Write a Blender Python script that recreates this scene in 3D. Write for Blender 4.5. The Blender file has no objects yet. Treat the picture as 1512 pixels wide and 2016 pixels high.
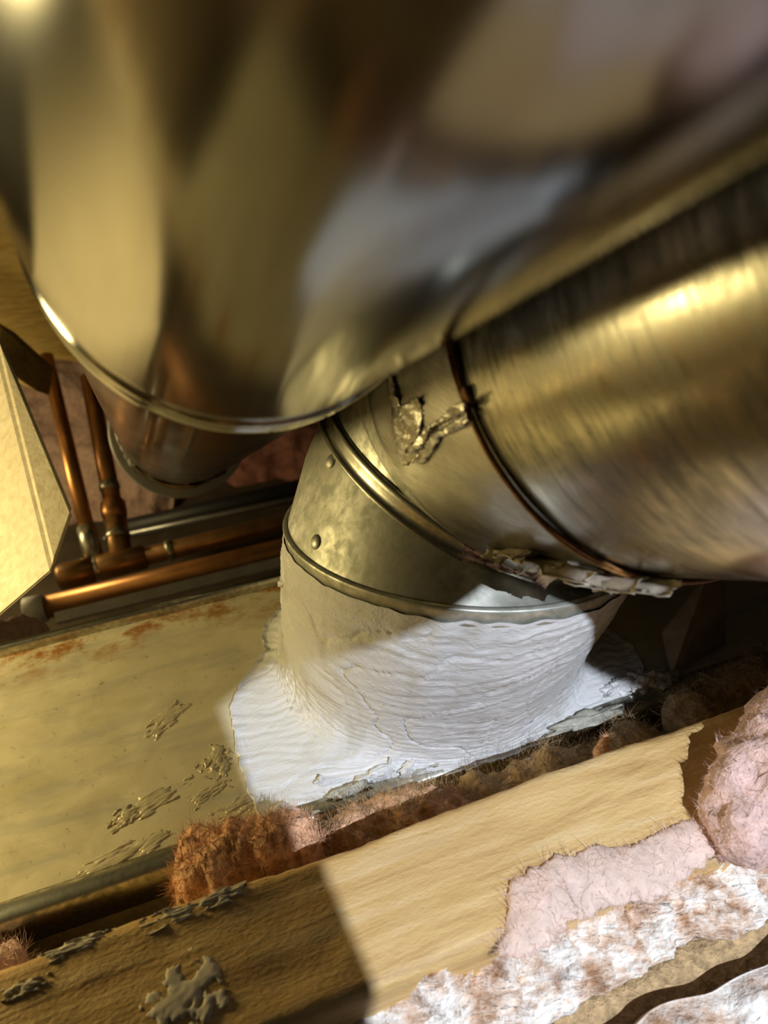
import bpy, bmesh, math, random
from mathutils import Vector as V, Matrix, noise, Quaternion
random.seed(7)
scene = bpy.context.scene
col = scene.collection

# ------------------------------------------------------------------ camera
PITCH, YAW, CAM_H, FPX = math.radians(40.08), math.radians(69.75), 0.31867, 1500.0
hd = V((math.cos(YAW), math.sin(YAW), 0))
RT = V((math.sin(YAW), -math.cos(YAW), 0))
FW = hd * math.cos(PITCH) - V((0, 0, 1)) * math.sin(PITCH)
UP = hd * math.sin(PITCH) + V((0, 0, 1)) * math.cos(PITCH)
CAM = V((0, 0, CAM_H))
cam_d = bpy.data.cameras.new('camera')
cam = bpy.data.objects.new('camera', cam_d)
col.objects.link(cam)
cam.matrix_world = Matrix((( RT.x, UP.x, -FW.x, CAM.x), (RT.y, UP.y, -FW.y, CAM.y), (RT.z, UP.z, -FW.z, CAM.z), (0, 0, 0, 1)))
cam_d.sensor_fit = 'VERTICAL'
cam_d.sensor_height = 36.0
cam_d.lens = FPX / 2016 * 36.0
cam_d.clip_start = 0.004
cam_d.clip_end = 20
cam_d.dof.use_dof = True
cam_d.dof.focus_distance = 0.325
cam_d.dof.aperture_fstop = cam_d.lens / 2.3
scene.camera = cam

# ------------------------------------------------------------------ world, lights, exposure
w = bpy.data.worlds.new('world'); scene.world = w; w.use_nodes = True
w.node_tree.nodes['Background'].inputs[0].default_value = (1.0, 0.8, 0.5, 1)
w.node_tree.nodes['Background'].inputs[1].default_value = 0.012
scene.view_settings.view_transform = 'Standard'
scene.view_settings.look = 'None'
scene.view_settings.gamma = 1.0
scene.view_settings.exposure = 0.0
scene.view_settings.use_curve_mapping = False

def pix(x, y, depth):
    return CAM + (RT * ((x - 756) / FPX) - UP * ((y - 1008) / FPX) + FW) * depth
def pixz(x, y, z):
    r = RT * ((x - 756) / FPX) - UP * ((y - 1008) / FPX) + FW
    return CAM + r * ((z - CAM.z) / r.z)

def light(name, kind, loc, energy, color, radius, **kw):
    d = bpy.data.lights.new(name, kind); d.energy = energy; d.color = color
    d.shadow_soft_size = radius
    for k, v in kw.items(): setattr(d, k, v)
    o = bpy.data.objects.new(name, d); col.objects.link(o); o.location = loc
    return o
# spot behind the camera; two added flaps, built further down, cut its patch
FLOOD = V((0.1277, -0.2317, 0.5167))
EDGE_L, EDGE_T = V((0.98371, 0.09675, -0.15148)), V((0.35009, -0.64622, -0.67811))   # inward normals of the two flap edges
lit = [pixz(x, y, z) - FLOOD for x, y, z in ((445, 1372, 0), (1512, 1400, .06), (1512, 2016, .04), (800, 2016, .05), (990, 1140, .12))]
FAX = sum((v.normalized() for v in lit), V()).normalized()
HALF = max(FAX.angle(v) for v in lit) + math.radians(3)
fl = light('flood_emitter', 'SPOT', FLOOD, 20.0, (0.78, 0.86, 1.0), 0.0011, spot_size=2 * HALF, spot_blend=0.05)
fl.rotation_euler = FAX.to_track_quat('-Z', 'Y').to_euler()
# warm work lamp standing in the cavity to the left
light('work_lamp_light', 'POINT', (-0.263, 0.29, 0.122), 2.8, (1.0, 0.79, 0.34), 0.04)
light('second_bulb_light', 'POINT', pix(-270, 940, 0.74), 1.2, (1.0, 0.78, 0.36), 0.04)  # added fill that brightens the copper pipes and the back of the cavity

# ------------------------------------------------------------------ materials
def nmat(name):
    m = bpy.data.materials.new(name); m.use_nodes = True
    nt = m.node_tree; b = nt.nodes['Principled BSDF']
    return m, nt, b
def N(nt, t, **kw):
    n = nt.nodes.new(t)
    for k, v in kw.items():
        if k in n.inputs: n.inputs[k].default_value = v
        else: setattr(n, k, v)
    return n
def coords(nt, scale=(1, 1, 1)):
    tc = N(nt, 'ShaderNodeTexCoord'); mp = N(nt, 'ShaderNodeMapping')
    mp.inputs['Scale'].default_value = scale
    nt.links.new(tc.outputs['Object'], mp.inputs['Vector'])
    return mp.outputs['Vector']
def tex(nt, vec, scale, detail=4, rough=0.55, dist=0.0):
    n = N(nt, 'ShaderNodeTexNoise'); n.inputs['Scale'].default_value = scale
    n.inputs['Detail'].default_value = detail; n.inputs['Roughness'].default_value = rough
    n.inputs['Distortion'].default_value = dist
    nt.links.new(vec, n.inputs['Vector']); return n.outputs['Fac']
def ramp(nt, fac, stops):
    r = N(nt, 'ShaderNodeValToRGB'); e = r.color_ramp.elements
    while len(e) < len(stops): e.new(0.5)
    for i, (p, c) in enumerate(stops):
        e[i].position = p; e[i].color = (*c, 1) if len(c) == 3 else c
    nt.links.new(fac, r.inputs['Fac']); return r.outputs['Color']
def mix(nt, fac, a, b, mode='MIX'):
    m = N(nt, 'ShaderNodeMix'); m.data_type = 'RGBA'; m.blend_type = mode
    if isinstance(fac, (int, float)): m.inputs['Factor'].default_value = fac
    else: nt.links.new(fac, m.inputs['Factor'])
    for k, v in (('A', a), ('B', b)):
        s = [i for i in m.inputs if i.name == k and i.type == 'RGBA'][0]
        if isinstance(v, tuple): s.default_value = (*v, 1)
        else: nt.links.new(v, s)
    return [o for o in m.outputs if o.type == 'RGBA'][0]
def bump(nt, b, h, strength, dist=0.001, prev=None):
    n = N(nt, 'ShaderNodeBump'); n.inputs['Strength'].default_value = strength; n.inputs['Distance'].default_value = dist
    nt.links.new(h, n.inputs['Height'])
    if prev is not None: nt.links.new(prev, n.inputs['Normal'])
    nt.links.new(n.outputs['Normal'], b.inputs['Normal']); return n.outputs['Normal']
def maprange(nt, v, a, b_, c, d):
    n = N(nt, 'ShaderNodeMapRange'); nt.links.new(v, n.inputs['Value'])
    n.inputs['From Min'].default_value = a; n.inputs['From Max'].default_value = b_
    n.inputs['To Min'].default_value = c; n.inputs['To Max'].default_value = d
    return n.outputs['Result']

def galvanised(name, streak=(60, 60, 9), rough=(0.25, 0.5), base=(0.55, 0.55, 0.52), dark=(0.30, 0.31, 0.29), spot_scale=1.0, bmp=0.12, metal=1.0, con=(0.36, 0.62)):
    m, nt, b = nmat(name)
    b.inputs['Metallic'].default_value = metal
    vec = coords(nt); sv = coords(nt, streak)
    n1 = tex(nt, vec, 55 * spot_scale, 5, 0.65, 0.6); n2 = tex(nt, sv, 6, 4, 0.6)
    n3 = tex(nt, vec, 9, 3, 0.5)
    a = mix(nt, 0.5, n1, n2)
    c = ramp(nt, a, [(con[0], dark), (con[1], base)])
    c2 = mix(nt, maprange(nt, n3, 0.42, 0.7, 0, 0.35), c, (0.40, 0.36, 0.27))
    nt.links.new(c2, b.inputs['Base Color'])
    nt.links.new(maprange(nt, a, 0.35, 0.65, rough[1], rough[0]), b.inputs['Roughness'])
    bump(nt, b, a, bmp, 0.0006)
    return m
def wood(name, c1, c2, c3, grain=(3, 40, 40), rough=0.7, bmp=0.35, scale=6, fuzz=0.3):
    m, nt, b = nmat(name)
    v = coords(nt, grain)
    g = tex(nt, v, scale, 6, 0.6, 0.8); k = tex(nt, coords(nt), 7, 3, 0.5, 0.3)
    f = tex(nt, coords(nt, (1, 2, 2)), 420, 3, 0.6)
    c = ramp(nt, g, [(0.30, c2), (0.52, c1), (0.72, c3)])
    c = mix(nt, maprange(nt, k, 0.5, 0.75, 0, 0.45), c, c2)
    nt.links.new(c, b.inputs['Base Color']); b.inputs['Roughness'].default_value = rough
    h = bump(nt, b, g, bmp, 0.0012); bump(nt, b, f, fuzz, 0.0008, h)
    return m
def plain(name, c, rough=0.6, metal=0.0, nscale=60, var=0.25, bmp=0.15, bdist=0.0006, sss=0.0):
    m, nt, b = nmat(name)
    n = tex(nt, coords(nt), nscale, 5, 0.6, 0.3)
    d = tuple(x * (1 - var) for x in c); l = tuple(min(1, x * (1 + var * 0.5)) for x in c)
    nt.links.new(ramp(nt, n, [(0.3, d), (0.7, l)]), b.inputs['Base Color'])
    b.inputs['Roughness'].default_value = rough; b.inputs['Metallic'].default_value = metal
    bump(nt, b, n, bmp, bdist)
    if sss:
        b.inputs['Subsurface Weight'].default_value = sss; b.inputs['Subsurface Radius'].default_value = (0.004, 0.002, 0.001)
        b.inputs['Subsurface Scale'].default_value = 1.0
    return m

M = {}
M['galv_pipe'] = galvanised('galvanised_pipe', (10, 10, 90), (0.17, 0.36), (0.54, 0.52, 0.44), (0.17, 0.17, 0.145), 1.0, 0.15, 1.0, (0.40, 0.60))
M['galv_elbow'] = galvanised('galvanised_elbow', (30, 30, 20), (0.38, 0.62), (0.66, 0.65, 0.57), (0.33, 0.34, 0.28), 2.2, 0.25, 0.75, (0.42, 0.60))
M['rim'] = galvanised('galvanised_rim', (60, 60, 60), (0.26, 0.45), (0.66, 0.64, 0.55), (0.22, 0.22, 0.18))
# near duct: bright, almost mirror-like sheet
m, nt, b = nmat('polished_duct'); M['shiny'] = m
b.inputs['Metallic'].default_value = 1.0
n1 = tex(nt, coords(nt, (60, 60, 4)), 6, 4, 0.6); n2 = tex(nt, coords(nt), 14, 3, 0.5)
nt.links.new(ramp(nt, n1, [(0.3, (0.18, 0.178, 0.165)), (0.7, (0.24, 0.235, 0.22))]), b.inputs['Base Color'])
nt.links.new(maprange(nt, n2, 0.3, 0.7, 0.09, 0.19), b.inputs['Roughness'])
bump(nt, b, n2, 0.05, 0.002)
# flat trunk: dusty galvanised sheet with tan film, rust along the far seam
m, nt, b = nmat('dusty_trunk_sheet'); M['trunk'] = m
vec = coords(nt)
n1 = tex(nt, vec, 40, 6, 0.65, 0.5); n2 = tex(nt, coords(nt, (6, 30, 30)), 3.0, 4, 0.6, 0.5); n3 = tex(nt, vec, 260, 4, 0.7)
base = ramp(nt, n1, [(0.3, (0.56, 0.49, 0.31)), (0.7, (0.68, 0.61, 0.42))])
base = mix(nt, maprange(nt, n2, 0.50, 0.66, 0, 0.6), base, (0.42, 0.40, 0.33))
sep = N(nt, 'ShaderNodeSeparateXYZ'); nt.links.new(vec, sep.inputs[0])
ry = N(nt, 'ShaderNodeMapRange'); nt.links.new(sep.outputs['Y'], ry.inputs['Value'])
ry.inputs['From Min'].default_value = 0.285; ry.inputs['From Max'].default_value = 0.308
mul = N(nt, 'ShaderNodeMath', operation='MULTIPLY'); nt.links.new(ry.outputs['Result'], mul.inputs[0])
nt.links.new(maprange(nt, tex(nt, coords(nt, (2, 3, 3)), 22, 5, 0.7), 0.46, 0.6, 0, 1), mul.inputs[1])
base = mix(nt, mul.outputs[0], base, (0.34, 0.15, 0.035))
sp = ramp(nt, n3, [(0.30, (0.30, 0.30, 0.30)), (0.38, (1, 1, 1))])
base = mix(nt, 0.6, base, sp, 'MULTIPLY')
nt.links.new(base, b.inputs['Base Color'])
b.inputs['Metallic'].default_value = 0.2
nt.links.new(maprange(nt, n1, 0.3, 0.7, 0.36, 0.6), b.inputs['Roughness'])
bump(nt, b, n1, 0.10, 0.0008)
# mastic
m, nt, b = nmat('white_mastic'); M['mastic'] = m
n1 = tex(nt, coords(nt, (1.0, 4.0, 3.0)), 90, 6, 0.6, 1.4); n2 = tex(nt, coords(nt), 30, 4, 0.6, 1.0)
c = ramp(nt, n2, [(0.30, (0.52, 0.50, 0.45)), (0.48, (0.65, 0.645, 0.63))])
nt.links.new(c, b.inputs['Base Color']); b.inputs['Roughness'].default_value = 0.34
h = bump(nt, b, n1, 0.55, 0.0011)
M['old_mastic'] = plain('dirty_grey_mastic', (0.42, 0.40, 0.32), 0.5, 0, 220, 0.4, 0.7, 0.0012)
M['dry_smear'] = plain('dry_tan_smear', (0.58, 0.51, 0.34), 0.38, 0.2, 160, 0.25, 0.5)
M['foil'] = galvanised('foil_tape', (25, 25, 160), (0.28, 0.46), (0.58, 0.57, 0.53), (0.36, 0.35, 0.31), 1.5, 0.3)
M['paper'] = plain('tape_backing', (0.36, 0.30, 0.22), 0.6, 0.1, 120, 0.3, 0.3)
M['rust'] = plain('rusty_wire', (0.30, 0.13, 0.03), 0.65, 0.2, 400, 0.5, 0.5)
M['rustmetal'] = plain('rusty_rim', (0.42, 0.26, 0.18), 0.5, 0.5, 200, 0.4, 0.4)
M['copper'] = plain('copper', (0.70, 0.34, 0.13), 0.36, 0.75, 30, 0.3, 0.05)
M['copper_old'] = plain('tarnished_copper', (0.46, 0.26, 0.11), 0.40, 0.75, 40, 0.4, 0.05)
M['solder'] = plain('solder', (0.62, 0.60, 0.50), 0.35, 0.9, 60, 0.3, 0.1)
M['joist'] = wood('joist_pine', (0.64, 0.42, 0.165), (0.46, 0.27, 0.09), (0.70, 0.51, 0.26), (3, 34, 34), 0.55, 0.5, 6, 0.5)
M['pine'] = wood('pale_pine', (0.80, 0.71, 0.52), (0.66, 0.56, 0.38), (0.88, 0.82, 0.66), (40, 40, 3), 0.6, 0.3, 6, 0.06)
M['board'] = wood('yellow_board', (0.50, 0.34, 0.10), (0.34, 0.21, 0.05), (0.58, 0.42, 0.16), (4, 40, 40), 0.6, 0.3)
M['orange_wool'] = plain('orange_glass_wool', (0.82, 0.47, 0.27), 1.0, 0, 260, 0.45, 1.0, 0.003)
M['tan_wool'] = plain('tan_glass_wool', (0.56, 0.38, 0.19), 1.0, 0, 260, 0.5, 1.0, 0.003)
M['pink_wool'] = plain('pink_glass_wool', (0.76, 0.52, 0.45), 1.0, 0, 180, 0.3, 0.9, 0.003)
M['pale_wool'] = plain('pale_pink_wool', (0.76, 0.56, 0.46), 1.0, 0, 180, 0.2, 0.6, 0.002)
M['dark_pink'] = plain('faded_pink_wool', (0.50, 0.22, 0.18), 1.0, 0, 60, 0.4, 0.9, 0.006)  # darker version of the pink wool, with shade put into its colour
m, nt, b = nmat('crumbly_white_wool'); M['white_wool'] = m
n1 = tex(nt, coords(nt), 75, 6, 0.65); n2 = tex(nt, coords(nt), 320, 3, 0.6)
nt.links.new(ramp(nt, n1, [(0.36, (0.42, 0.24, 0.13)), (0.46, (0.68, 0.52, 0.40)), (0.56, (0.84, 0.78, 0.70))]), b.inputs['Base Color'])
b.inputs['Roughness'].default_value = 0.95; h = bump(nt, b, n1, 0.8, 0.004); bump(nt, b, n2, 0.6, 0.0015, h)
M['white'] = plain('dull_white', (0.80, 0.81, 0.82), 0.5, 0, 50, 0.2, 0.05)
M['grey_steel'] = plain('grey_steel', (0.42, 0.43, 0.44), 0.35, 0.8, 50, 0.3, 0.05)
M['black'] = plain('black_plastic', (0.02, 0.02, 0.02), 0.5, 0, 50, 0.3, 0.05)
M['gypsum'] = plain('dirty_gypsum', (0.10, 0.075, 0.05), 0.9, 0, 30, 0.4, 0.2)
M['shell'] = plain('dark_framing', (0.07, 0.045, 0.025), 0.85, 0, 20, 0.4, 0.3)
M['fibre'] = plain('glass_fibre', (0.80, 0.68, 0.52), 0.5, 0, 50, 0.2, 0.0)

# ------------------------------------------------------------------ mesh helpers
def setparent(o, p):
    if p is not None:
        o.parent = p
        o.matrix_parent_inverse = (Matrix.Translation(p.location) @ p.rotation_euler.to_matrix().to_4x4()).inverted()
def mk(name, verts, faces, mat, parent=None, smooth=True, mw=None):
    me = bpy.data.meshes.new(name); me.from_pydata([tuple(v) for v in verts], [], faces); me.update()
    if smooth: me.polygons.foreach_set('use_smooth', [True] * len(me.polygons))
    me.materials.append(M[mat] if isinstance(mat, str) else mat)
    o = bpy.data.objects.new(name, me); col.objects.link(o)
    if mw is not None: o.matrix_world = mw
    setparent(o, parent)
    return o
def from_bm(name, bm, mat, parent=None, smooth=True):
    me = bpy.data.meshes.new(name); bm.normal_update(); bm.to_mesh(me); bm.free()
    if smooth: me.polygons.foreach_set('use_smooth', [True] * len(me.polygons))
    me.materials.append(M[mat]); o = bpy.data.objects.new(name, me); col.objects.link(o); setparent(o, parent)
    return o
def tag(o, label=None, cat=None, group=None, kind=None):
    for k, v in (('label', label), ('category', cat), ('group', group), ('kind', kind)):
        if v: o[k] = v
    return o
def thing(name, label, cat, loc, group=None):
    o = bpy.data.objects.new(name, None); o.empty_display_size = 0.01; col.objects.link(o); o.location = loc
    return tag(o, label, cat, group)
def frame(n, ref=V((0, 0, 1))):
    n = V(n).normalized(); a = ref - n * ref.dot(n)
    if a.length < 1e-3: a = V((1, 0, 0)) - n * n.x
    a.normalize(); return a, n.cross(a)
def ring(c, n, r, k=96, ref=V((0, 0, 1))):
    a, b = frame(n, ref)
    return [V(c) + (a * math.cos(t) + b * math.sin(t)) * r for t in (2 * math.pi * i / k for i in range(k))]
def loft(rings, closed=True, cap0=False, cap1=False):
    k = len(rings[0]); vs = [v for r in rings for v in r]; fs = []
    for i in range(len(rings) - 1):
        for j in range(k if closed else k - 1):
            q = (j + 1) % k
            fs.append((i * k + j, i * k + q, (i + 1) * k + q, (i + 1) * k + j))
    if cap0: fs.append(tuple(range(k))[::-1])
    if cap1: fs.append(tuple((len(rings) - 1) * k + j for j in range(k)))
    return vs, fs
def tube(pts, rad, k=12, cap=True):
    rs = []; ref = V((0.3, 0.2, 1)); pts = [V(p) for p in pts]
    for i, p in enumerate(pts):
        t = (pts[min(i + 1, len(pts) - 1)] - pts[max(i - 1, 0)]).normalized()
        a, b = frame(t, ref); ref = a
        rr = rad[i] if isinstance(rad, (list, tuple)) else rad
        rs.append([p + (a * math.cos(q) + b * math.sin(q)) * rr for q in (2 * math.pi * j / k for j in range(k))])
    return loft(rs, True, cap, cap)
def merge(parts):
    vs, fs = [], []
    for a, b in parts:
        o = len(vs); vs += a; fs += [tuple(i + o for i in f) for f in b]
    return vs, fs
def fbm(p, oct=4, h=0.6, lac=2.1):
    s, a = 0.0, 1.0; p = V(p)
    for _ in range(oct):
        s += a * noise.noise(p); p = p * lac + V((3.1, 1.7, 5.3)); a *= h
    return s
def beam(name, x0, x1, y0, y1, z0, z1, mat, parent=None, nx=140, amp=0.0008, rad=0.004, seed=0):
    """timber along x: rounded section, slightly uneven surface"""
    prof = []
    for cx, cy, s in ((y1 - rad, z1 - rad, 0), (y0 + rad, z1 - rad, 1), (y0 + rad, z0 + rad, 2), (y1 - rad, z0 + rad, 3)):
        for i in range(5):
            t = math.pi / 2 * (s + i / 4.0); prof.append((cx + rad * math.cos(t), cy + rad * math.sin(t)))
    full = []
    for i in range(len(prof)):
        a, b = prof[i], prof[(i + 1) % len(prof)]
        L = math.hypot(b[0] - a[0], b[1] - a[1]); k = max(1, int(L / 0.003)); k = min(k, 14)
        full += [(a[0] + (b[0] - a[0]) * j / k, a[1] + (b[1] - a[1]) * j / k) for j in range(k)]
    cy, cz = (y0 + y1) / 2, (z0 + z1) / 2
    rs = []
    for i in range(nx + 1):
        x = x0 + (x1 - x0) * i / nx; r = []
        for (y, z) in full:
            d = fbm((x * 12 + seed, y * 90, z * 90), 3) * amp + fbm((x * 160, y * 160 + seed, z * 160), 2) * amp * 0.35
            dy, dz = (1 if y > cy else -1) * (abs(y - cy) > (y1 - y0) / 2 - rad), (1 if z > cz else -1) * (abs(z - cz) > (z1 - z0) / 2 - rad)
            r.append(V((x, y + dy * d, z + dz * d)))
        rs.append(r)
    vs, fs = loft(rs, True, True, True)
    return mk(name, vs, fs, mat, parent)
def hull(name, pts, mat, parent=None, bev=0.002):
    bm = bmesh.new()
    for p in pts: bm.verts.new(p)
    r = bmesh.ops.convex_hull(bm, input=bm.verts)
    bmesh.ops.delete(bm, geom=[g for g in r['geom_interior'] if isinstance(g, bmesh.types.BMVert)], context='VERTS')
    bmesh.ops.dissolve_limit(bm, angle_limit=0.05, verts=bm.verts, edges=bm.edges)
    if bev: bmesh.ops.bevel(bm, geom=list(bm.edges), offset=bev, segments=2, affect='EDGES')
    return from_bm(name, bm, mat, parent, False)
def fibres(name, pts, n, length, mat, parent, seed, rad=0.00009):
    """loose glass fibres: thin curved ribbons"""
    rnd = random.Random(seed); vs, fs = [], []; g = rnd.gauss
    for _ in range(n):
        p, nrm = pts[rnd.randrange(len(pts))]
        d = (nrm + V((g(0, .8), g(0, .8), g(0, .8)))).normalized(); c = V((g(0, .2), g(0, .2), g(0, .2)))
        side = d.cross(V((g(0, 1), g(0, 1), g(0, 1)))).normalized() * rad
        L = length * rnd.uniform(0.3, 1.3) / 4; q = V(p) - d * 0.001; o = len(vs)
        for k in range(5):
            w_ = side * (1 - k * .2); vs += [q - w_, q + w_]
            d = (d + c).normalized(); q = q + d * L
        fs += [(o + 2 * k, o + 2 * k + 1, o + 2 * k + 3, o + 2 * k + 2) for k in range(4)]
    return tag(mk(name, vs, fs, mat, parent), kind='stuff')
def wool(name, label, cat, path, radii, mat, seed, amp=0.35, nf=300, fl=0.010, group=None, flat=1.0, fmat=None):
    """lumpy roll of glass wool along a path, with loose fibres"""
    path = [V(p) for p in path]; k = 28; rs = []; steps = 14
    P, Rr = [], []
    for i in range(len(path) - 1):
        for j in range(steps):
            t = j / steps; P.append(path[i].lerp(path[i + 1], t)); Rr.append(radii[i] + (radii[i + 1] - radii[i]) * t)
    P.append(path[-1]); Rr.append(radii[-1]); ref = V((0, 0, 1)); srf = []
    for i, p in enumerate(P):
        t = (P[min(i + 1, len(P) - 1)] - P[max(i - 1, 0)]).normalized(); a, b = frame(t, ref)
        e = min(1, math.sqrt(max(0.0, min(i, len(P) - 1 - i) / 6.0)) + 0.06); r = []
        for j in range(k):
            q = 2 * math.pi * j / k; nrm = a * math.cos(q) * flat + b * math.sin(q)
            base = p + nrm * Rr[i] * e
            d = (fbm(base * 38 + V((seed, 0, 0)), 5, 0.7) * amp + .10 * noise.noise(base * 260)) * Rr[i]
            v = base + nrm * d; r.append(v); srf.append((v, nrm.normalized()))
        rs.append(r)
    root = thing(name, label, cat, path[0] - V((0, 0, radii[0])), group)
    vs, fs = loft(rs, True, True, True); wl = mk('wool', vs, fs, mat, root)
    if nf: fibres('fibres', [s for s in srf if s[1].dot(V((0, -.2, 1))) > -0.2], nf, fl, fmat or mat, wl, seed)
    return root

# ------------------------------------------------------------------ setting
def slab(name, x0, x1, y0, y1, z0, z1, mat):
    vs = [(x, y, z) for x in (x0, x1) for y in (y0, y1) for z in (z0, z1)]
    fs = [(0, 1, 3, 2), (4, 6, 7, 5), (0, 4, 5, 1), (2, 3, 7, 6), (0, 2, 6, 4), (1, 5, 7, 3)]
    return tag(mk(name, vs, fs, mat, None, False), kind='structure')
slab('floor', -0.8, 0.9, -0.3, 1.3, -0.40, -0.36, 'gypsum')
slab('wall_back', -0.8, 0.9, 1.15, 1.2, -0.36, 0.7, 'shell')
slab('wall_right', 0.75, 0.8, -0.3, 1.15, -0.36, 0.7, 'shell')
slab('wall_left', -0.8, -0.75, -0.3, 1.15, -0.36, 0.7, 'shell')

# ------------------------------------------------------------------ trunk duct
TY0, TY1 = 0.1685, 0.3155
trunk = thing('trunk_duct', 'flat rectangular tan-dusted sheet metal trunk duct beneath the elbow', 'duct', (0.1, 0.24, -0.2))
def strip(name, prof, x0, x1, nx, mat, parent, amp=0.0, closed=False):
    rs = []
    for i in range(nx + 1):
        x = x0 + (x1 - x0) * i / nx
        rs.append([V((x, y, z + amp * fbm((x * 9, y * 9, 2), 2))) for y, z in prof])
    vs, fs = loft(rs, closed); return mk(name, vs, fs, mat, parent)
X0, X1 = -0.34, 0.62
prof = [(TY0 + (TY1 - TY0) * i / 24, 0) for i in range(25)]
strip('top_panel', prof, X0, X1, 120, 'trunk', trunk, 0.0012)
strip('side_panel', [(TY0, -0.002), (TY0, -0.2), (TY1, -0.2), (TY1, -0.002)], X0, X1, 4, 'galv_elbow', trunk)
# standing seams: far lip and rolled near lip
strip('far_flange', [(TY1 - .002, -.004), (TY1 - .002, .004), (TY1 - .001, .0065), (TY1 + .0015, .0065), (TY1 + .002, .004), (TY1 + .002, -.01)], X0, X1, 60, 'rim', trunk, 0.0012)
strip('near_flange', [(TY0 + .010, .0006), (TY0 + .008, .0022), (TY0 + .002, .0032), (TY0 - .0015, .001), (TY0 - .002, -.004), (TY0 - .002, -.016), (TY0, -.018)], X0, X1, 60, 'rim', trunk, 0.0012)

# ------------------------------------------------------------------ elbow
RP = 0.0750
C1, N1 = V((.1189, .2269, .0961)), V((.1644, .2810, .9455)).normalized()
C2, N2 = V((.1348, .2387, .1152)), V((.4454, -.0269, .8949)).normalized()
CW, NW = V((.1536, .1663, .2159)), V((.1130, -.7572, .6434)).normalized()
B0 = V((.119, .249, 0))
elbow = thing('duct_elbow', 'segmented galvanised elbow rising from the white sealant on the trunk duct', 'duct elbow', B0)
REF = V((-1, 0.2, 0.3))
def rr(c, n, r, k=128): return ring(c, n, r, k, REF)
vs, fs = loft([rr(B0, V((0, 0, 1)), 0.066), rr(B0.lerp(C1, .5), N1, RP * .92), rr(B0.lerp(C1, .85), N1, RP * .95), rr(C1, N1, RP)])
mk('collar', vs, fs, 'galv_elbow', elbow)
# gore one: ring one to ring two
vs, fs = loft([rr(C1 + N1 * .001, N1, RP * 1.0), rr(C1.lerp(C2, .5), N1.lerp(N2, .5), RP * 1.0), rr(C2, N2, RP)])
gore1 = mk('gore', vs, fs, 'galv_elbow', elbow)
def rim(name, c, n, prof, mat, parent):
    vs, fs = loft([rr(c + n * s, n, r) for s, r in prof]); return mk(name, vs, fs, mat, parent)
R1 = RP * 1.03
rim('bead_ring', C1, N1, [(.0008, RP), (.0006, R1 - .0002), (.0000, R1), (-.0012, R1 - .0002), (-.0025, R1 - .0009), (-.0065, R1 - .0012), (-.0072, R1 - .0018), (-.0075, RP - .001)], 'galv_elbow', elbow)
R2 = RP * 1.02
bead2 = rim('bead_ring', C2, N2, [(-.0042, RP - .0005), (-.004, R2 + .0004), (-.003, R2 + .0008), (-.002, R2), (-.0012, R2 - .0006), (.0006, R2 - .0006), (.003, R2 + .0001), (.0052, R2 + .0004), (.006, R2 - .0006), (.0062, RP - .002)], 'rim', elbow)
# gore two up to the taped joint, then on to the pipe
def bez(t):
    p0, p3 = C2, CW; p1, p2 = C2 + N2 * .045, CW - NW * .055
    a = 1 - t
    return p0 * a**3 + p1 * 3 * a * a * t + p2 * 3 * a * t * t + p3 * t**3
def nrmt(t): return (bez(min(1, t + .01)) - bez(max(0, t - .01))).normalized()
def el_ring(t, r):
    n = nrmt(t) if 0.02 < t < 0.98 else (N2 if t < .5 else NW)
    s = min(1, t / .35); n = N2.lerp(n, s).normalized()
    return rr(bez(t), n, r)
ts = [i / 24 for i in range(25)]
vs, fs = loft([el_ring(t, RP * (1.0 - .012 * math.sin(math.pi * t))) for t in ts])
mk('gore', vs, fs, 'galv_elbow', elbow)
tt = [.50 + .49 * i / 16 for i in range(17)]
rsT = []
for i, t in enumerate(tt):
    rg = el_ring(t, RP + .0009); c = bez(t)
    rg = [v + (v - c).normalized() * (.0006 * fbm(v * 70, 3)) for v in rg]
    if i == 0: rg = [c + (v - c) * .985 for v in rg]
    rsT.append(rg)
vs, fs = loft(rsT); tape = mk('foil_tape_wrap', vs, fs, 'foil', elbow)
tag(tape, 'silver foil tape wrapped round the joint')
# rivets
def on_cyl(px, py, c, n, r):
    D = (RT * ((px - 756) / FPX) - UP * ((py - 1008) / FPX) + FW).normalized(); n = n.normalized()
    o = CAM - c; dp = D - n * D.dot(n); op = o - n * o.dot(n)
    a, b, cc = dp.dot(dp), 2 * dp.dot(op), op.dot(op) - r * r; q = b * b - 4 * a * cc
    t = (-b - math.sqrt(max(q, 0))) / (2 * a); X = CAM + D * t
    m = X - c; m -= n * m.dot(n); return X, m.normalized()
def dome(c, n, r, h, k=20):
    return loft([ring(c + n * (h * math.sin(a)) - n * .0004, n, max(r * math.cos(a), 1e-5), k) for a in (0, .3, .6, .9, 1.2, 1.5)], True, False, True)
GN = (N1 + N2).normalized(); GC = (C1 + C2) / 2
from mathutils.bvhtree import BVHTree
bvh = BVHTree.FromPolygons([v.co for v in gore1.data.vertices], [p.vertices for p in gore1.data.polygons])
for px, py in ((651, 909), (622, 1067)):
    D = (RT * ((px - 756) / FPX) - UP * ((py - 1008) / FPX) + FW).normalized()
    X, nn, _, _ = bvh.ray_cast(CAM + D * .1, D)
    if nn.dot(D) > 0: nn = -nn
    mk('rivet', *dome(X, nn, .0032, .0018), 'galv_elbow', gore1)

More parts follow.
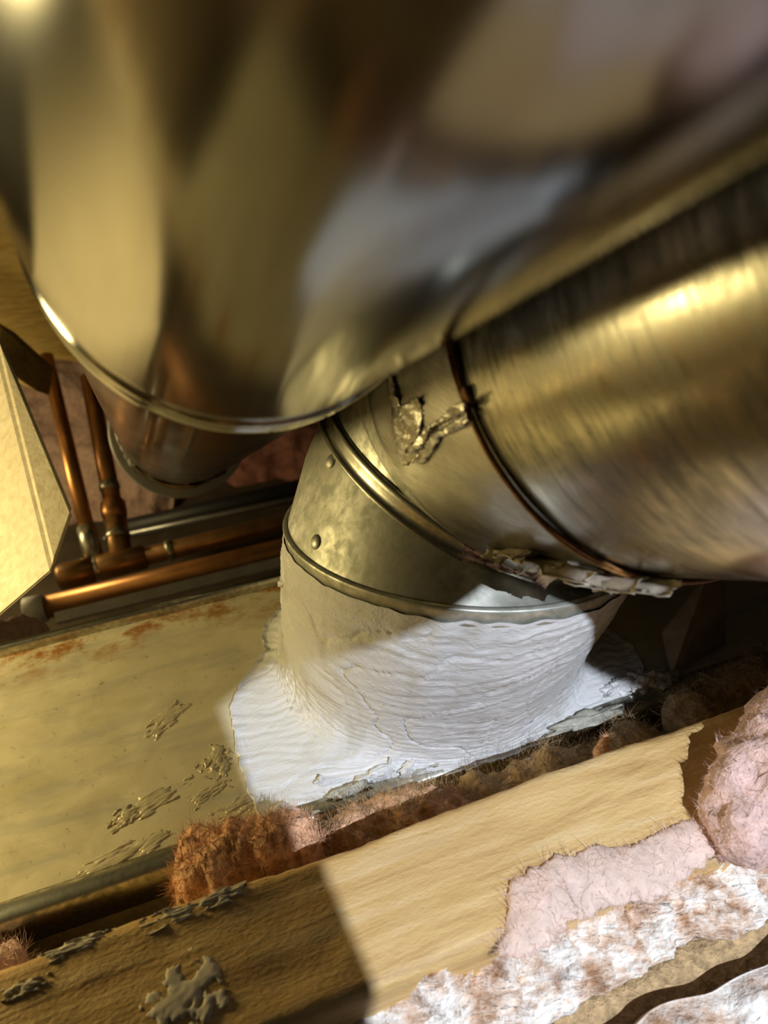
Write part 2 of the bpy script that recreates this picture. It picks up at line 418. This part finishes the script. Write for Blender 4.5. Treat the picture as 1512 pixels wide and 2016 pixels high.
# ------------------------------------------------------------------ branch pipe
def axis_mw(c, n):
    a, b = frame(n, REF); n = V(n).normalized()
    return Matrix(((a.x, b.x, n.x, c.x), (a.y, b.y, n.y, c.y), (a.z, b.z, n.z, c.z), (0, 0, 0, 1)))
def lathe_obj(name, c, n, prof, mat, parent, k=128, wob=0.0):
    rs = [[V((r * math.cos(t) , r * math.sin(t), s)) for t in (2 * math.pi * i / k for i in range(k))] for s, r in prof]
    if wob: rs = [[V((v.x, v.y, 0)) * (1 + wob * fbm(v * 25, 2)) + V((0, 0, v.z)) for v in r] for r in rs]
    vs, fs = loft(rs); return mk(name, vs, fs, mat, parent, True, axis_mw(c, n))
pipe = thing('branch_pipe', 'galvanised round pipe running right from the taped elbow', 'duct', CW)
lathe_obj('tube', CW, NW, [(-.012, RP - .001), (.0, RP + .0004)] + [(.01 + .02 * i, RP + .0004) for i in range(30)], 'galv_pipe', pipe, 160, 0.0015)

# rusty tie wire round the joint
wire = thing('tie_wire', 'thin rusty brown tie wire looped round the taped pipe joint', 'wire', CW - V((0, 0, .07)))
def wire_loop(off, rad, dr, s, a0=0, a1=2 * math.pi, k=150):
    a, b = frame(NW, REF); pts = []
    for i in range(k + 1):
        t = a0 + (a1 - a0) * i / k
        pts.append(CW + NW * (off + .0008 * math.sin(3 * t + s) + .0006 * noise.noise(V((t * 4, s, 0)))) + (a * math.cos(t) + b * math.sin(t)) * (RP + dr))
    return pts
mk('strand', *tube(wire_loop(0, .0011, .0016, 0), .00095, 8, False), 'rust', wire)
mk('strand', *tube(wire_loop(.0012, .0011, .0013, 2), .0007, 8, False), 'rust', wire)
X, nn = on_cyl(925, 782, CW, NW, RP)
bm = bmesh.new(); bmesh.ops.create_icosphere(bm, subdivisions=3, radius=.0021)
for v in bm.verts: v.co = X + nn * .0006 + Matrix.Rotation(0.4, 3, NW) @ (V((v.co.x * .75, v.co.y, v.co.z * 1.9)) * (1 + .25 * fbm(v.co * 300, 2)))
from_bm('twist_knot', bm, 'rust', wire)

# ------------------------------------------------------------------ mastic
mastic = thing('mastic_sealant', 'thick wet white brushed sealant smeared round the elbow base', 'sealant', (0.1, 0.22, 0.002))
poly = [(.030, .268), (.012, .252), (.003, .238), (.0005, .205), (.004, .1675), (.08, .1672), (.14, .1678), (.19, .170), (.214, .177), (.220, .2), (.205, .24), (.195, .29), (.13, .311), (.06, .308), (.034, .285)]
def cast(c, dx, dy):
    best = .05
    for i in range(len(poly)):
        (x1, y1), (x2, y2) = poly[i], poly[(i + 1) % len(poly)]
        ex, ey = x2 - x1, y2 - y1; den = dx * ey - dy * ex
        if abs(den) < 1e-9: continue
        t = ((x1 - c.x) * ey - (y1 - c.y) * ex) / den; s = ((x1 - c.x) * dy - (y1 - c.y) * dx) / den
        if t > 0 and -1e-6 <= s <= 1 + 1e-6: best = t
    return best
NU, NV = 620, 150
verts, faces = [], []
a1, b1 = frame(N1, V((1, 0, 0)))
for i in range(NU):
    u = 2 * math.pi * i / NU; dx, dy = math.cos(u), math.sin(u); dirn = V((dx, dy, 0))
    od = cast(B0, dx, dy) * (1 + .012 * noise.noise(V((dx * 6, dy * 6, 1)))) + .0015 * noise.noise(V((dx * 30, dy * 30, 4)))
    O = B0 + dirn * od
    dn = (dirn - N1 * dirn.dot(N1)).normalized()
    T = C1 - N1 * (.0048 + .0016 * noise.noise(V((dx * 9, dy * 9, 7)))) + dn * (RP * 1.024)
    kr = min(.0785, od - .003)
    K = B0 + dirn * kr + V((0, 0, .022)); K2 = B0 + dirn * (kr + (od - kr) * .10) + V((0, 0, .006)); K3 = B0 + dirn * (kr + (od - kr) * .5) + V((0, 0, .0012))
    ctl = [T + (T - K) * .45, T, T.lerp(K, .45), K, K2, K3, O, O]
    path = []
    for j in range(NV):
        v = j / (NV - 1); g = v * 4.999; i0 = int(g); f = g - i0
        w0, w1, w2, w3 = (1 - f) ** 3 / 6, (3 * f ** 3 - 6 * f * f + 4) / 6, (-3 * f ** 3 + 3 * f * f + 3 * f + 1) / 6, f ** 3 / 6
        p = ctl[i0] * w0 + ctl[i0 + 1] * w1 + ctl[i0 + 2] * w2 + ctl[i0 + 3] * w3
        path.append(p)
    for j, p in enumerate(path):
        v = j / (NV - 1)
        t = (path[min(j + 1, NV - 1)] - path[max(j - 1, 0)]).normalized()
        tang = V((-dy, dx, 0)); nrm = tang.cross(t) * -1
        nrm = nrm.normalized()
        if nrm.z < 0 and nrm.dot(dirn) < 0: nrm = -nrm
        # brush strokes: long ridges along the sweep of the brush
        flat = max(0, min(1, (v - .35) / .3))
        wpx = .5 * noise.noise(p * 22) + .25 * noise.noise(p * 60)
        s_al = u * .075 * (1 - flat) + p.x * flat; s_ac = (p.z - p.x * .10) * (1 - flat) + (p.y + p.z + .12 * p.x) * flat
        q = V((s_al * 26 + wpx, s_ac * 330 + wpx * 4.5, 3))
        h = noise.noise(q) * .00075 + noise.noise(V((q.x * 2, q.y * 2.3, 9))) * .00042
        q2 = V((p.x * 45, p.y * 45, p.z * 45)) + V((1, 1, 1)) * wpx
        crack = abs(noise.noise(q2 * .7)); h += -.0010 * max(0, 1 - crack / .035) + .0006 * noise.noise(q2)
        edge = min(1, v / .04) * 1.0; lump = max(0, (v - .9) / .1)
        h = (h + .0008) * edge + lump * (.0013 * (1 + noise.noise(V((dx * 25, dy * 25, 2)))) )
        if j == NV - 1: h = -.001
        verts.append(p + nrm * h)
for i in range(NU):
    q = (i + 1) % NU
    for j in range(NV - 1):
        faces.append((i * NV + j, i * NV + j + 1, q * NV + j + 1, q * NV + j))
mk('brushed_coat', verts, faces, 'mastic', mastic)
def smear(name, x, y, lx, ly, rot, h, seed, mat, parent, z=0.0, zs=0.0, ro=1.0, n=34):
    """thin ragged patch lying on the sheet"""
    vs, fs = [], []
    for i in range(n):
        for j in range(n):
            a, b = i / (n - 1) * 2 - 1, j / (n - 1) * 2 - 1
            e = 1 - math.hypot(a, b) + .85 * fbm((a * 2.3 + seed, b * 2.0, seed), 4) - .12
            px, py = a * lx, b * ly
            X = x + px * math.cos(rot) - py * math.sin(rot); Y = y + px * math.sin(rot) + py * math.cos(rot)
            hh = min(1, max(0, e * 1.6)) ** .6 * h * (1 + ro * (.8 * noise.noise(V((a * 3 + seed, b * 9, 1))) + .3 * noise.noise(V((a * 9, b * 18, seed)))))
            vs.append((X, Y, z + zs * (X - x) + (hh if e > 0 else -.0016)))
    for i in range(n - 1):
        for j in range(n - 1):
            fs.append((i * n + j, (i + 1) * n + j, (i + 1) * n + j + 1, i * n + j + 1))
    return mk(name, vs, fs, mat, parent)
for k, (px, py, lx, ly, rot, h) in enumerate(((300, 1580, .020, .0055, .25, .0010), (255, 1605, .010, .004, .5, .0009), (410, 1560, .012, .0045, .3, .0010), (425, 1500, .009, .008, .9, .0012),
        (330, 1415, .014, .006, .5, .0007), (460, 1590, .012, .005, .15, .0010), (230, 1690, .022, .005, .15, .0009), (150, 1745, .018, .004, .12, .0009), (300, 1660, .013, .005, .3, .0009), (480, 1630, .016, .005, .1, .0012))):
    c = pixz(px, py, 0); smear('smear', c.x, c.y, lx, ly, rot, h, k * 7.3, 'mastic' if k in (9,) else 'dry_smear', mastic, 0, 0, .5)
# ragged gobs and peaks along the near edge
def gob(c, r, seed, mat, parent, tip=None, name='gob'):
    bm = bmesh.new(); bmesh.ops.create_icosphere(bm, subdivisions=4, radius=1)
    for v in bm.verts:
        d = v.co.copy(); k = 1 + .55 * fbm(d * 1.6 + V((seed, 0, 0)), 4)
        p = V((d.x * r[0], d.y * r[1], d.z * r[2])) * k
        if tip is not None and d.z > 0: p += tip * (d.z ** 4)
        v.co = c + p
    return from_bm(name, bm, mat, parent)
rg = random.Random(3)
for k, (px, py, r, tip, mt) in enumerate(((1265, 1342, (.009, .005, .005), None, 'mastic'), (1225, 1350, (.010, .004, .003), None, 'mastic'), (1060, 1510, (.010, .005, .004), None, 'mastic'), (1020, 1520, (.007, .004, .003), None, 'old_mastic'),
        (768, 1508, (.0016, .0014, .002), V((0, 0, .005)), 'mastic'), (800, 1515, (.004, .003, .003), V((.003, 0, .002)), 'mastic'), (740, 1525, (.009, .003, .003), None, 'mastic'), (690, 1555, (.009, .003, .003), None, 'old_mastic'),
        (555, 1605, (.0065, .004, .0035), V((-.002, 0, .002)), 'mastic'), (630, 1538, (.0022, .002, .002), V((0, 0, .002)), 'mastic'), (880, 1490, (.015, .0035, .003), None, 'old_mastic'), (960, 1465, (.016, .003, .003), None, 'old_mastic'), (1150, 1420, (.02, .004, .003), None, 'old_mastic'), (1310, 1335, (.008, .005, .004), None, 'old_mastic'))):
    c = pixz(px, py, .003); gob(c, r, k * 3.7, mt, mastic, tip)
# blob over a screw on the collar's left side
X, nn = on_cyl(572, 1142, C1.lerp(B0, .35), (C1 - B0).normalized(), RP)
gob(X + nn * .001, (.0035, .0035, .0032), 2.2, 'mastic', mastic, None, 'screw_blob')

# ------------------------------------------------------------------ torn tape and flakes on the elbow
def flake(name, px, py, c, n, r, sx, sy, curl, rot, seed, mat, parent, lift=.001):
    X, nn = on_cyl(px, py, c, n, r); nz = n.normalized(); tz = nn.cross(nz).normalized()
    a = nz * math.cos(rot) + tz * math.sin(rot); b = nn.cross(a)
    n_ = 9; vs, fs = [], []
    for s in (0, 1):
        for i in range(n_):
            for j in range(n_):
                u, v = i / (n_ - 1) - .5, j / (n_ - 1) - .5
                rag = 1 + .5 * noise.noise(V((u * 5 + seed, v * 5, seed)))
                hgt = lift + curl * (u + .5) ** 2 + .0012 * noise.noise(V((u * 4, v * 4 + seed, 2)))
                vs.append(X + a * u * sx * rag + b * v * sy * rag + nn * (hgt - s * .00035))
    for s in (0, 1):
        o = s * n_ * n_
        for i in range(n_ - 1):
            for j in range(n_ - 1):
                f = (o + i * n_ + j, o + (i + 1) * n_ + j, o + (i + 1) * n_ + j + 1, o + i * n_ + j + 1)
                fs.append(f if s == 0 else f[::-1])
    o = n_ * n_; loop = [i * n_ for i in range(n_)] + [(n_ - 1) * n_ + j for j in range(1, n_)] + [i * n_ + n_ - 1 for i in range(n_ - 2, -1, -1)] + [j for j in range(n_ - 2, 0, -1)]
    for i in range(len(loop)):
        p, q = loop[i], loop[(i + 1) % len(loop)]; fs.append((p, q, q + o, p + o))
    return mk(name, vs, fs, mat, parent)
TC, TN = bez(.75), nrmt(.75)
def inpoly(x, y, P):
    c = False
    for k in range(len(P)):
        (x1, y1), (x2, y2) = P[k], P[k - 1]
        if (y1 > y) != (y2 > y) and x < (x2 - x1) * (y - y1) / (y2 - y1) + x1: c = not c
    return c
def sheet(name, P, mat, lift, wave, seed, parent, step=3.0):
    """ragged foil sheet lying on the taped joint"""
    xs = [p[0] for p in P]; ys = [p[1] for p in P]; idx, vs, fs = {}, [], []
    def vert(i, j):
        if (i, j) not in idx:
            X, nn = on_cyl(min(xs) + i * step, min(ys) + j * step, TC, TN, RP + .0012)
            h = lift + wave * fbm((i * .12 + seed, j * .12, seed), 3) + .0002 * noise.noise(V((i * .9, j * .25, seed)))
            idx[(i, j)] = len(vs); vs.append(X + nn * h)
        return idx[(i, j)]
    for i in range(int((max(xs) - min(xs)) / step) + 1):
        for j in range(int((max(ys) - min(ys)) / step) + 1):
            cx, cy = min(xs) + (i + .5) * step, min(ys) + (j + .5) * step
            if inpoly(cx + 3 * noise.noise(V((cx * .1, cy * .1, seed))), cy + 3 * noise.noise(V((cx * .1, cy * .1, seed + 5))), P):
                fs.append((vert(i, j), vert(i, j + 1), vert(i + 1, j + 1), vert(i + 1, j)))
    o = mk(name, vs, fs, mat, parent); md = o.modifiers.new('thickness', 'SOLIDIFY'); md.thickness = .0004; md.offset = 0
    return o
M['crinkle'] = galvanised('crinkled_foil', (40, 300, 40), (0.22, 0.36), (0.70, 0.68, 0.60), (0.40, 0.38, 0.32), 3.0, 0.8)
sheet('torn_tape', [(764, 742), (772, 738), (792, 800), (806, 876), (800, 905), (788, 900), (776, 830)], 'foil', .0006, .0006, 1.0, tape)
sheet('torn_tape', [(790, 800), (830, 778), (832, 850), (812, 898), (800, 884)], 'crinkle', .0006, .0008, 2.0, tape)
sheet('torn_tape', [(800, 906), (812, 886), (842, 838), (872, 824), (905, 792), (924, 786), (926, 806), (890, 822), (858, 838), (842, 868), (826, 900), (806, 914)], 'crinkle', .0016, .0016, 3.0, tape)
sheet('torn_tape', [(826, 906), (846, 862), (880, 838), (922, 812), (928, 828), (905, 846), (872, 856), (858, 884), (838, 912)], 'foil', .0010, .0010, 4.0, tape)
LC, LN = bez(.55), nrmt(.55)
for k, (px, py, sx, sy, cu, ro, mt) in enumerate(((985, 1078, .009, .008, .006, .6, 'paper'), (1030, 1068, .010, .014, .007, 1.2, 'paper'), (1075, 1085, .012, .018, .006, .9, 'paper'), (1060, 1098, .010, .022, .004, 1.9, 'foil'), (1130, 1105, .009, .016, .006, 1.0, 'paper'), (1175, 1118, .009, .014, .006, .8, 'paper'), (1225, 1124, .008, .016, .006, 1.3, 'paper'), (1275, 1130, .008, .018, .005, 1.1, 'paper'), (1090, 1112, .008, .012, .006, 2.6, 'foil'))):
    flake('tape_flake', px, py, TC if px > 1080 else LC, TN if px > 1080 else LN, RP + .001, sx, sy, cu, ro, k * 3.3 + 1, mt, tape)
for k, (px, py, sx, sy) in enumerate(((950, 1100, .005, .014), (1000, 1116, .004, .02), (1050, 1130, .003, .016))):
    flake('rust_scale', px, py, C2, N2, R2 + .0006, sx, sy, .0004, .1, k * 2.1, 'rustmetal', bead2, .0002)

# ------------------------------------------------------------------ near shiny duct
BD = (RT * ((306 - 756) / FPX) - UP * ((1006 - 1008) / FPX) + FW).normalized()
BWv = RT * .286 + UP * .958; BWv = (BWv - BD * BWv.dot(BD)).normalized()
RB = 0.050; BA = CAM + BWv * (1.466 * RB)
def s_at(depth): return (depth - (BA - CAM).dot(FW)) / BD.dot(FW)
sb = s_at(.181)
big = thing('overhead_duct', 'large shiny round metal duct hanging close overhead, beaded near its far end', 'duct', BA + BD * sb)
prof = [(-.30 + .02 * i, RB) for i in range(int((sb + .295) / .02))]
lathe_obj('tube', BA, BD, prof + [(sb - .004, RB)], 'shiny', big, 160, 0.006)
bead = [(sb - .0045, RB - .0003), (sb - .003, RB + .0006), (sb - .001, RB + .0011), (sb + .001, RB + .0006), (sb + .0025, RB - .0002), (sb + .006, RB - .0002), (sb + .008, RB + .0006), (sb + .0105, RB + .0012), (sb + .013, RB + .0008), (sb + .015, RB - .0002), (sb + .016, RB - .0006)]
lathe_obj('bead', BA, BD, bead, 'shiny', big)
se = s_at(.66)
k = 160; rs = []
for i in range(60):
    s = sb + .015 + (se - sb - .015) * i / 59; r0 = RB - .0006
    rs.append([V((math.cos(t), math.sin(t), 0)) * (r0 * (1 + .006 * noise.noise(V((math.cos(t) * 2, math.sin(t) * 2, s * 20))))) + V((0, 0, s)) for t in (2 * math.pi * j / k for j in range(k))])
vs, fs = loft(rs); mk('far_length', vs, fs, 'shiny', big, True, axis_mw(BA, BD))
# crumpled foil at its end and the pale ring it plugs into
parts = []
vs, fs = loft([[V((math.cos(t), math.sin(t), 0)) * (RB + .0015 * math.sin(i * 1.7) + .0022 * fbm((math.cos(t) * 5, math.sin(t) * 5, i * .8), 3)) + V((0, 0, se - .05 + .006 * i + .006 * noise.noise(V((math.cos(t) * 3, math.sin(t) * 3, 5))))) for t in (2 * math.pi * j / k for j in range(k))] for i in range(9)])
mk('crumpled_end', vs, fs, 'foil', big, True, axis_mw(BA, BD))
lathe_obj('end_ring', BA, BD, [(se - .004, RB - .002), (se - .004, RB + .0065), (se + .002, RB + .009), (se + .03, RB + .009), (se + .034, RB + .006), (se + .034, RB - .006)], 'white', big)

# ------------------------------------------------------------------ joist in the foreground
joist = thing('floor_joist', 'rough yellow pine joist crossing the bottom foreground', 'joist', (0.1, 0.105, -0.2))
JY0, JY1, JZ = 0.078, 0.1255, 0.060
beam('timber', -0.34, 0.62, JY0, JY1, -0.2, JZ, 'joist', joist, 260, .0012, .005)
M['chip'] = plain('grey_gypsum_paper', (0.68, 0.60, 0.47), 0.8, 0, 150, .2, .15)
for k, (px, py, lx, ly, rot, h) in enumerate(((430, 1770, .010, .003, .08, .0016), (350, 1800, .012, .003, .05, .0014), (150, 1865, .012, .0025, .0, .0010), (50, 1945, .007, .0025, .0, .0012), (365, 1955, .013, .011, .4, .0006))):
    c = pixz(px, py, JZ); smear('plaster_smear', c.x, c.y, lx, ly, rot, h, k * 4.4 + 2, 'chip', joist, JZ, 0, .25)

# ------------------------------------------------------------------ copper pipes behind the trunk
def px_at_y(px, py, z): return pixz(px, py, z)
def xline(px, py, z, x0, x1):
    c = pixz(px, py, z); return V((x0, c.y, c.z)), V((x1, c.y, c.z))
g = 'copper water pipes behind the trunk duct'
c0 = pixz(85, 1197, -.2); c1 = pixz(600, 1072, -.2); ext = (c1 - c0)
t = thing('copper_pipe', 'lower copper pipe running along the far side of the trunk duct', 'pipe', c0, g)
mk('tube', *tube([c0, c0 + ext, c0 + ext * 2.4], .0110, 24), 'copper', t)
dn = ext.normalized()
mk('end_cap', *tube([c0 - dn * .016, c0 - dn * .015, c0 + dn * .002], [.0120, .0132, .0132], 24), 'white', t)
a0 = pixz(120, 1137, -.215); a1_ = pixz(600, 1018, -.215); ex = a1_ - a0; dn = ex.normalized()
t = thing('copper_pipe', 'upper copper pipe with soldered tee beside the lower copper pipe', 'pipe', a0, g)
mk('tube', *tube([a0, a0 + ex, a0 + ex * 2.4], .0095, 24), 'copper_old', t)
L = ex.length
mk('tee_fitting', *tube([a0 + dn * s for s in (-.004, 0, .03, .032)], [.010, .0135, .0135, .010], 24), 'copper_old', t)
mk('solder_joint', *tube([a0 + dn * s for s in (.031, .033, .037, .039)], [.0105, .0125, .0125, .0105], 24), 'solder', t)
tee = pixz(240, 1107, -.215); tu = pix(225, 1010, .80)
mk('tee_fitting', *tube([tee - dn * .024, tee - dn * .022, tee + dn * .022, tee + dn * .024], [.0105, .0130, .0130, .0105], 24), 'copper_old', t)
mk('solder_joint', *tube([tee + dn * s for s in (.044, .046, .05, .052)], [.0100, .0112, .0112, .0100], 24), 'solder', t)
br = (tu - tee)
mk('tee_branch', *tube([tee, tee + br * .55, tee + br * .9], [.0115, .0115, .0115], 24), 'copper_old', t)
mk('solder_joint', *tube([tee + br * .45, tee + br * .5, tee + br * .6], [.0115, .0128, .0118], 24), 'solder', t)
mk('elbow_fitting', *tube([tu - br * .15, tu, tu + br * .18, tu + br * .25], [.0118, .0132, .0132, .0110], 24), 'copper', t)
u1 = pix(178, 760, .86); u0 = tu + br * .2
mk('riser', *tube([u0, u0.lerp(u1, .5), u1 + (u1 - u0) * .08], .0095, 24), 'copper', t)
mk('solder_joint', *tube([u0.lerp(u1, s) for s in (.10, .12, .15, .17)], [.0096, .0108, .0108, .0096], 24), 'solder', t)
v0 = pix(176, 1062, .78); v1 = pix(92, 705, .86)
t = thing('copper_pipe', 'leftmost upright copper pipe next to the pale stud', 'pipe', v0, g)
mk('tube', *tube([v0, v0.lerp(v1, .5), v1 + (v1 - v0) * .01], .0078, 24), 'copper', t)
mk('coupling', *tube([v0 - (v1 - v0) * .12, v0, v0 + (v1 - v0) * .06], .0098, 24), 'solder', t)
# thin steel conduit and a black drain line
e0 = pixz(205, 1062, -.25); e1 = pixz(600, 979, -.25)
t = tag(mk('steel_rod', *tube([e0, e1, e1 + (e1 - e0)], .0036, 16), 'grey_steel'), 'thin grey steel rod above the upper copper pipe', 'rod')
f0 = pixz(255, 1040, -.28); f1 = pixz(600, 960, -.28)
tag(mk('drain_pipe', *tube([f0 - (f1 - f0) * .1, f1, f1 + (f1 - f0)], .012, 20), 'black'), 'black plastic drain pipe behind the copper pipes', 'pipe')
h0 = pixz(110, 1218, -.17); h1 = pixz(560, 1106, -.17)
tag(mk('angle_strip', *merge([tube([h0, h1, h1 + (h1 - h0)], .0065, 4)]), 'white', None, False), 'pale metal strip between lower copper pipe and trunk duct', 'strip')

# ------------------------------------------------------------------ timbers at left
A = pix(145, 1008, .40); Bq = pix(-330, 1326, .47)
upv = (pix(-8, 640, .43) - A); e3 = pix(104, 1126, .388) - A; e3b = pix(-330, 1590, .45) - Bq; Bq = A + (Bq - A) * 1.9
bk = FW * .038 + RT * -.022
brace = hull('wall_stud', [A, Bq, A + upv * 1.15, Bq + upv * 1.6, A + e3, Bq + e3b, A + bk, Bq + bk, A + upv * 1.15 + bk, Bq + upv * 1.6 + bk], 'pine', None, .002)
tag(brace, 'pale pine stud glaring in lamplight at the left edge', 'stud')
bp = [pix(-260, 240, .80), pix(175, 240, .84), pix(150, 702, .90), pix(75, 694, .88), pix(-260, 560, .80)]
tag(hull('blocking_board', bp + [p + FW * .04 for p in bp], 'board', None, .002), 'yellow wooden blocking board behind the shiny overhead duct', 'board')
cp = [pix(-200, 520, .70), pix(0, 640, .72), pix(80, 712, .76), pix(72, 770, .76), pix(0, 720, .72), pix(-200, 640, .70)]
tag(hull('batten', cp + [p + FW * .03 for p in cp], 'board', None, .001), 'brown wooden batten above the pale pine stud', 'batten')

# ------------------------------------------------------------------ glass wool
def quilt(name, label, c00, c10, c01, c11, mat, amp, seed, n=70, thick=.02, fq=30, nf=0, fl=.01):
    vs, fs, srf = [], [], []
    nrm = (c10 - c00).cross(c01 - c00).normalized()
    if nrm.dot(CAM - c00) < 0: nrm = -nrm
    for s in (0, 1):
        for i in range(n):
            for j in range(n):
                u, v = i / (n - 1), j / (n - 1)
                p = c00.lerp(c10, u).lerp(c01.lerp(c11, u), v)
                p = p + V((noise.noise(p * 45 + V((seed, 3, 0))), noise.noise(p * 45 + V((0, seed, 7))), 0)) * .005 * min(1, thick / .012)
                ed = min(1, 14 * min(u, 1 - u, v, 1 - v))
                h = (fbm(p * fq + V((seed, 0, 0)), 5, .6) * amp) * ed if s == 0 else -thick
                q = p + nrm * (h - (0 if s else (1 - ed) * thick * .5)); vs.append(q)
                if s == 0: srf.append((q, nrm))
    for s in (0, 1):
        o = s * n * n
        for i in range(n - 1):
            for j in range(n - 1):
                f = (o + i * n + j, o + (i + 1) * n + j, o + (i + 1) * n + j + 1, o + i * n + j + 1); fs.append(f if s == 0 else f[::-1])
    o = n * n; loop = [i * n for i in range(n)] + [(n - 1) * n + j for j in range(1, n)] + [i * n + n - 1 for i in range(n - 2, -1, -1)] + [j for j in range(n - 2, 0, -1)]
    for i in range(len(loop)):
        p, q = loop[i], loop[(i + 1) % len(loop)]; fs.append((p, q, q + o, p + o))
    root = thing(name, label, 'insulation', (c00 + c11) / 2 - nrm * thick)
    wl = mk('wool', vs, fs, mat, root)
    if nf: fibres('fibres', srf, nf, fl, mat, wl, seed)
    return root
# back of the cavity
quilt('insulation_batt', 'faded pink insulation batt behind the copper risers', pix(-120, 640, 1.10), pix(330, 640, 1.10), pix(-120, 1040, 1.02), pix(330, 1040, 1.02), 'pink_wool', .02, 3, 60, .05, 14)
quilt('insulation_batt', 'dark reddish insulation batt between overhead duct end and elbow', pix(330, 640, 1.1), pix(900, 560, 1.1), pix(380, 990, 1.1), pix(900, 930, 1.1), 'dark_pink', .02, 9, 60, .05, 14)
# crumbly white batts at the bottom right
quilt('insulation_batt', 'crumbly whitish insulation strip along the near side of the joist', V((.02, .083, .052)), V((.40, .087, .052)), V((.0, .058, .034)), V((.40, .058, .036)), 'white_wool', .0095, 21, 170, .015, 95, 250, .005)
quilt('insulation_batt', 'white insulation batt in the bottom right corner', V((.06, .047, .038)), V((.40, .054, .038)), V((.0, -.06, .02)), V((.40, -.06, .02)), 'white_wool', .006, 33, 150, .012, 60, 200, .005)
quilt('insulation_batt', 'brown insulation layer under the white batts', V((-.2, .077, .022)), V((.42, .077, .022)), V((-.2, -.1, .0)), V((.42, -.1, .0)), 'tan_wool', .002, 41, 60, .03, 60)
wool('insulation_tuft', 'pink insulation clump rolled over the joist at right', 'insulation', [(.150, .075, .062), (.172, .086, .070), (.20, .098, .074), (.25, .108, .07), (.32, .11, .065)], [.012, .016, .020, .022, .02], 'pink_wool', 5, .35, 6000, .0035)
wool('insulation_wisp', 'thin pale pink wisp lying on the joist beside the white strip', 'insulation', [(.066, .074, .0595), (.080, .081, .0605), (.094, .086, .0605), (.112, .083, .060), (.135, .083, .060), (.155, .086, .060)], [.004, .009, .0115, .0095, .008, .006], 'pale_wool', 8, .45, 1500, .006, None, .28)
# tufts in the gap between trunk and joist
wool('insulation_tuft', 'orange insulation tuft wedged left of the sealant by the joist', 'insulation', [(-.030, .150, .024), (-.010, .148, .026), (.012, .146, .026), (.030, .144, .026)], [.013, .016, .014, .010], 'orange_wool', 2, .55, 6000, .007)
wool('insulation_tuft', 'brownish insulation tuft below the sealant edge', 'insulation', [(.030, .147, .020), (.055, .147, .016), (.075, .147, .014), (.095, .148, .010)], [.009, .011, .010, .009], 'orange_wool', 12, .6, 4000, .008, None, 1, 'tan_wool')
wool('insulation_tuft', 'tan fibrous insulation in the gap under the sealant', 'insulation', [(.085, .148, .004), (.12, .148, .002), (.16, .148, .0), (.20, .148, .0)], [.011, .012, .012, .010], 'tan_wool', 15, .6, 4000, .010)
wool('insulation_tuft', 'dark tan insulation trailing to the right frame edge', 'insulation', [(.20, .152, .008), (.25, .156, .008), (.30, .158, .008), (.36, .158, .006)], [.011, .014, .015, .012], 'tan_wool', 18, .6, 3000, .012)
wool('insulation_tuft', 'small orange wisp poking above the joist edge', 'insulation', [pixz(1183, 1505, .022), pixz(1184, 1485, .027), pixz(1188, 1464, .031), pixz(1196, 1446, .034)], [.003, .0034, .0024, .0008], 'orange_wool', 22, .4, 400, .004)
wool('insulation_tuft', 'pink insulation tuft at the lower left edge', 'insulation', [(-.16, .150, .0), (-.125, .147, .006), (-.10, .146, .006), (-.085, .146, .0)], [.014, .017, .013, .007], 'pink_wool', 27, .5, 2500, .007)
wool('insulation_tuft', 'pink insulation scrap at the left end of the far seam', 'insulation', [pix(-80, 1300, .46), pix(0, 1262, .46), pix(60, 1248, .47), pix(95, 1240, .48)], [.012, .013, .010, .005], 'pink_wool', 29, .4, 120, .006)

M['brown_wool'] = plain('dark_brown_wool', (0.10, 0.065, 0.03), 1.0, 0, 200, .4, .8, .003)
quilt('insulation_batt', 'dark brown insulation lying on the trunk duct at the left frame edge', V((-.34, .165, .022)), V((-.122, .172, .022)), V((-.34, .300, .022)), V((-.128, .285, .022)), 'brown_wool', .006, 51, 60, .022, 45, 600, .006)  # added to shade the trunk's left end and darken its reflection overhead
# loose paper flap right of the sealant
fp = [V((.222, .178, .004)), V((.262, .185, .004)), V((.262, .200, .038)), V((.250, .202, .044)), V((.224, .194, .018))]
tag(hull('paper_flap', fp + [p + V((.0005, .0012, .0003)) for p in fp], 'paper', None, 0), 'torn brown paper flap standing in shadow right of the sealant', 'paper')

# ------------------------------------------------------------------ added flaps and housing that shape the light (behind the camera)
M['lamp_black'] = plain('black_lamp_paint', (0.015, 0.015, 0.015), 0.6, 0, 60, .2, .05)
flood = thing('flood_light', 'black flood light with barn-door flaps behind the viewer', 'lamp', FLOOD - FAX * .03)
def slat(name, n_in, dist, half, out):
    cp = (FAX - n_in * FAX.dot(n_in)).normalized(); e0 = FLOOD + cp * (dist / cp.dot(FAX)); e = FAX.cross(n_in).normalized(); o = -(n_in - FAX * n_in.dot(FAX)).normalized()
    q = [e0 - e * half, e0 + e * half, e0 + e * half + o * out, e0 - e * half + o * out]
    return hull(name, q + [p - FAX * .002 for p in q], 'lamp_black', flood, 0)
slat('barn_door', EDGE_L, .16, .075, .042)
slat('barn_door', EDGE_T, .16, .075, .042)
mk('housing', *loft([ring(FLOOD - FAX * a, FAX, r, 24) for a, r in ((-.012, .020), (.004, .018), (.03, .016), (.032, .001))]), 'lamp_black', flood)
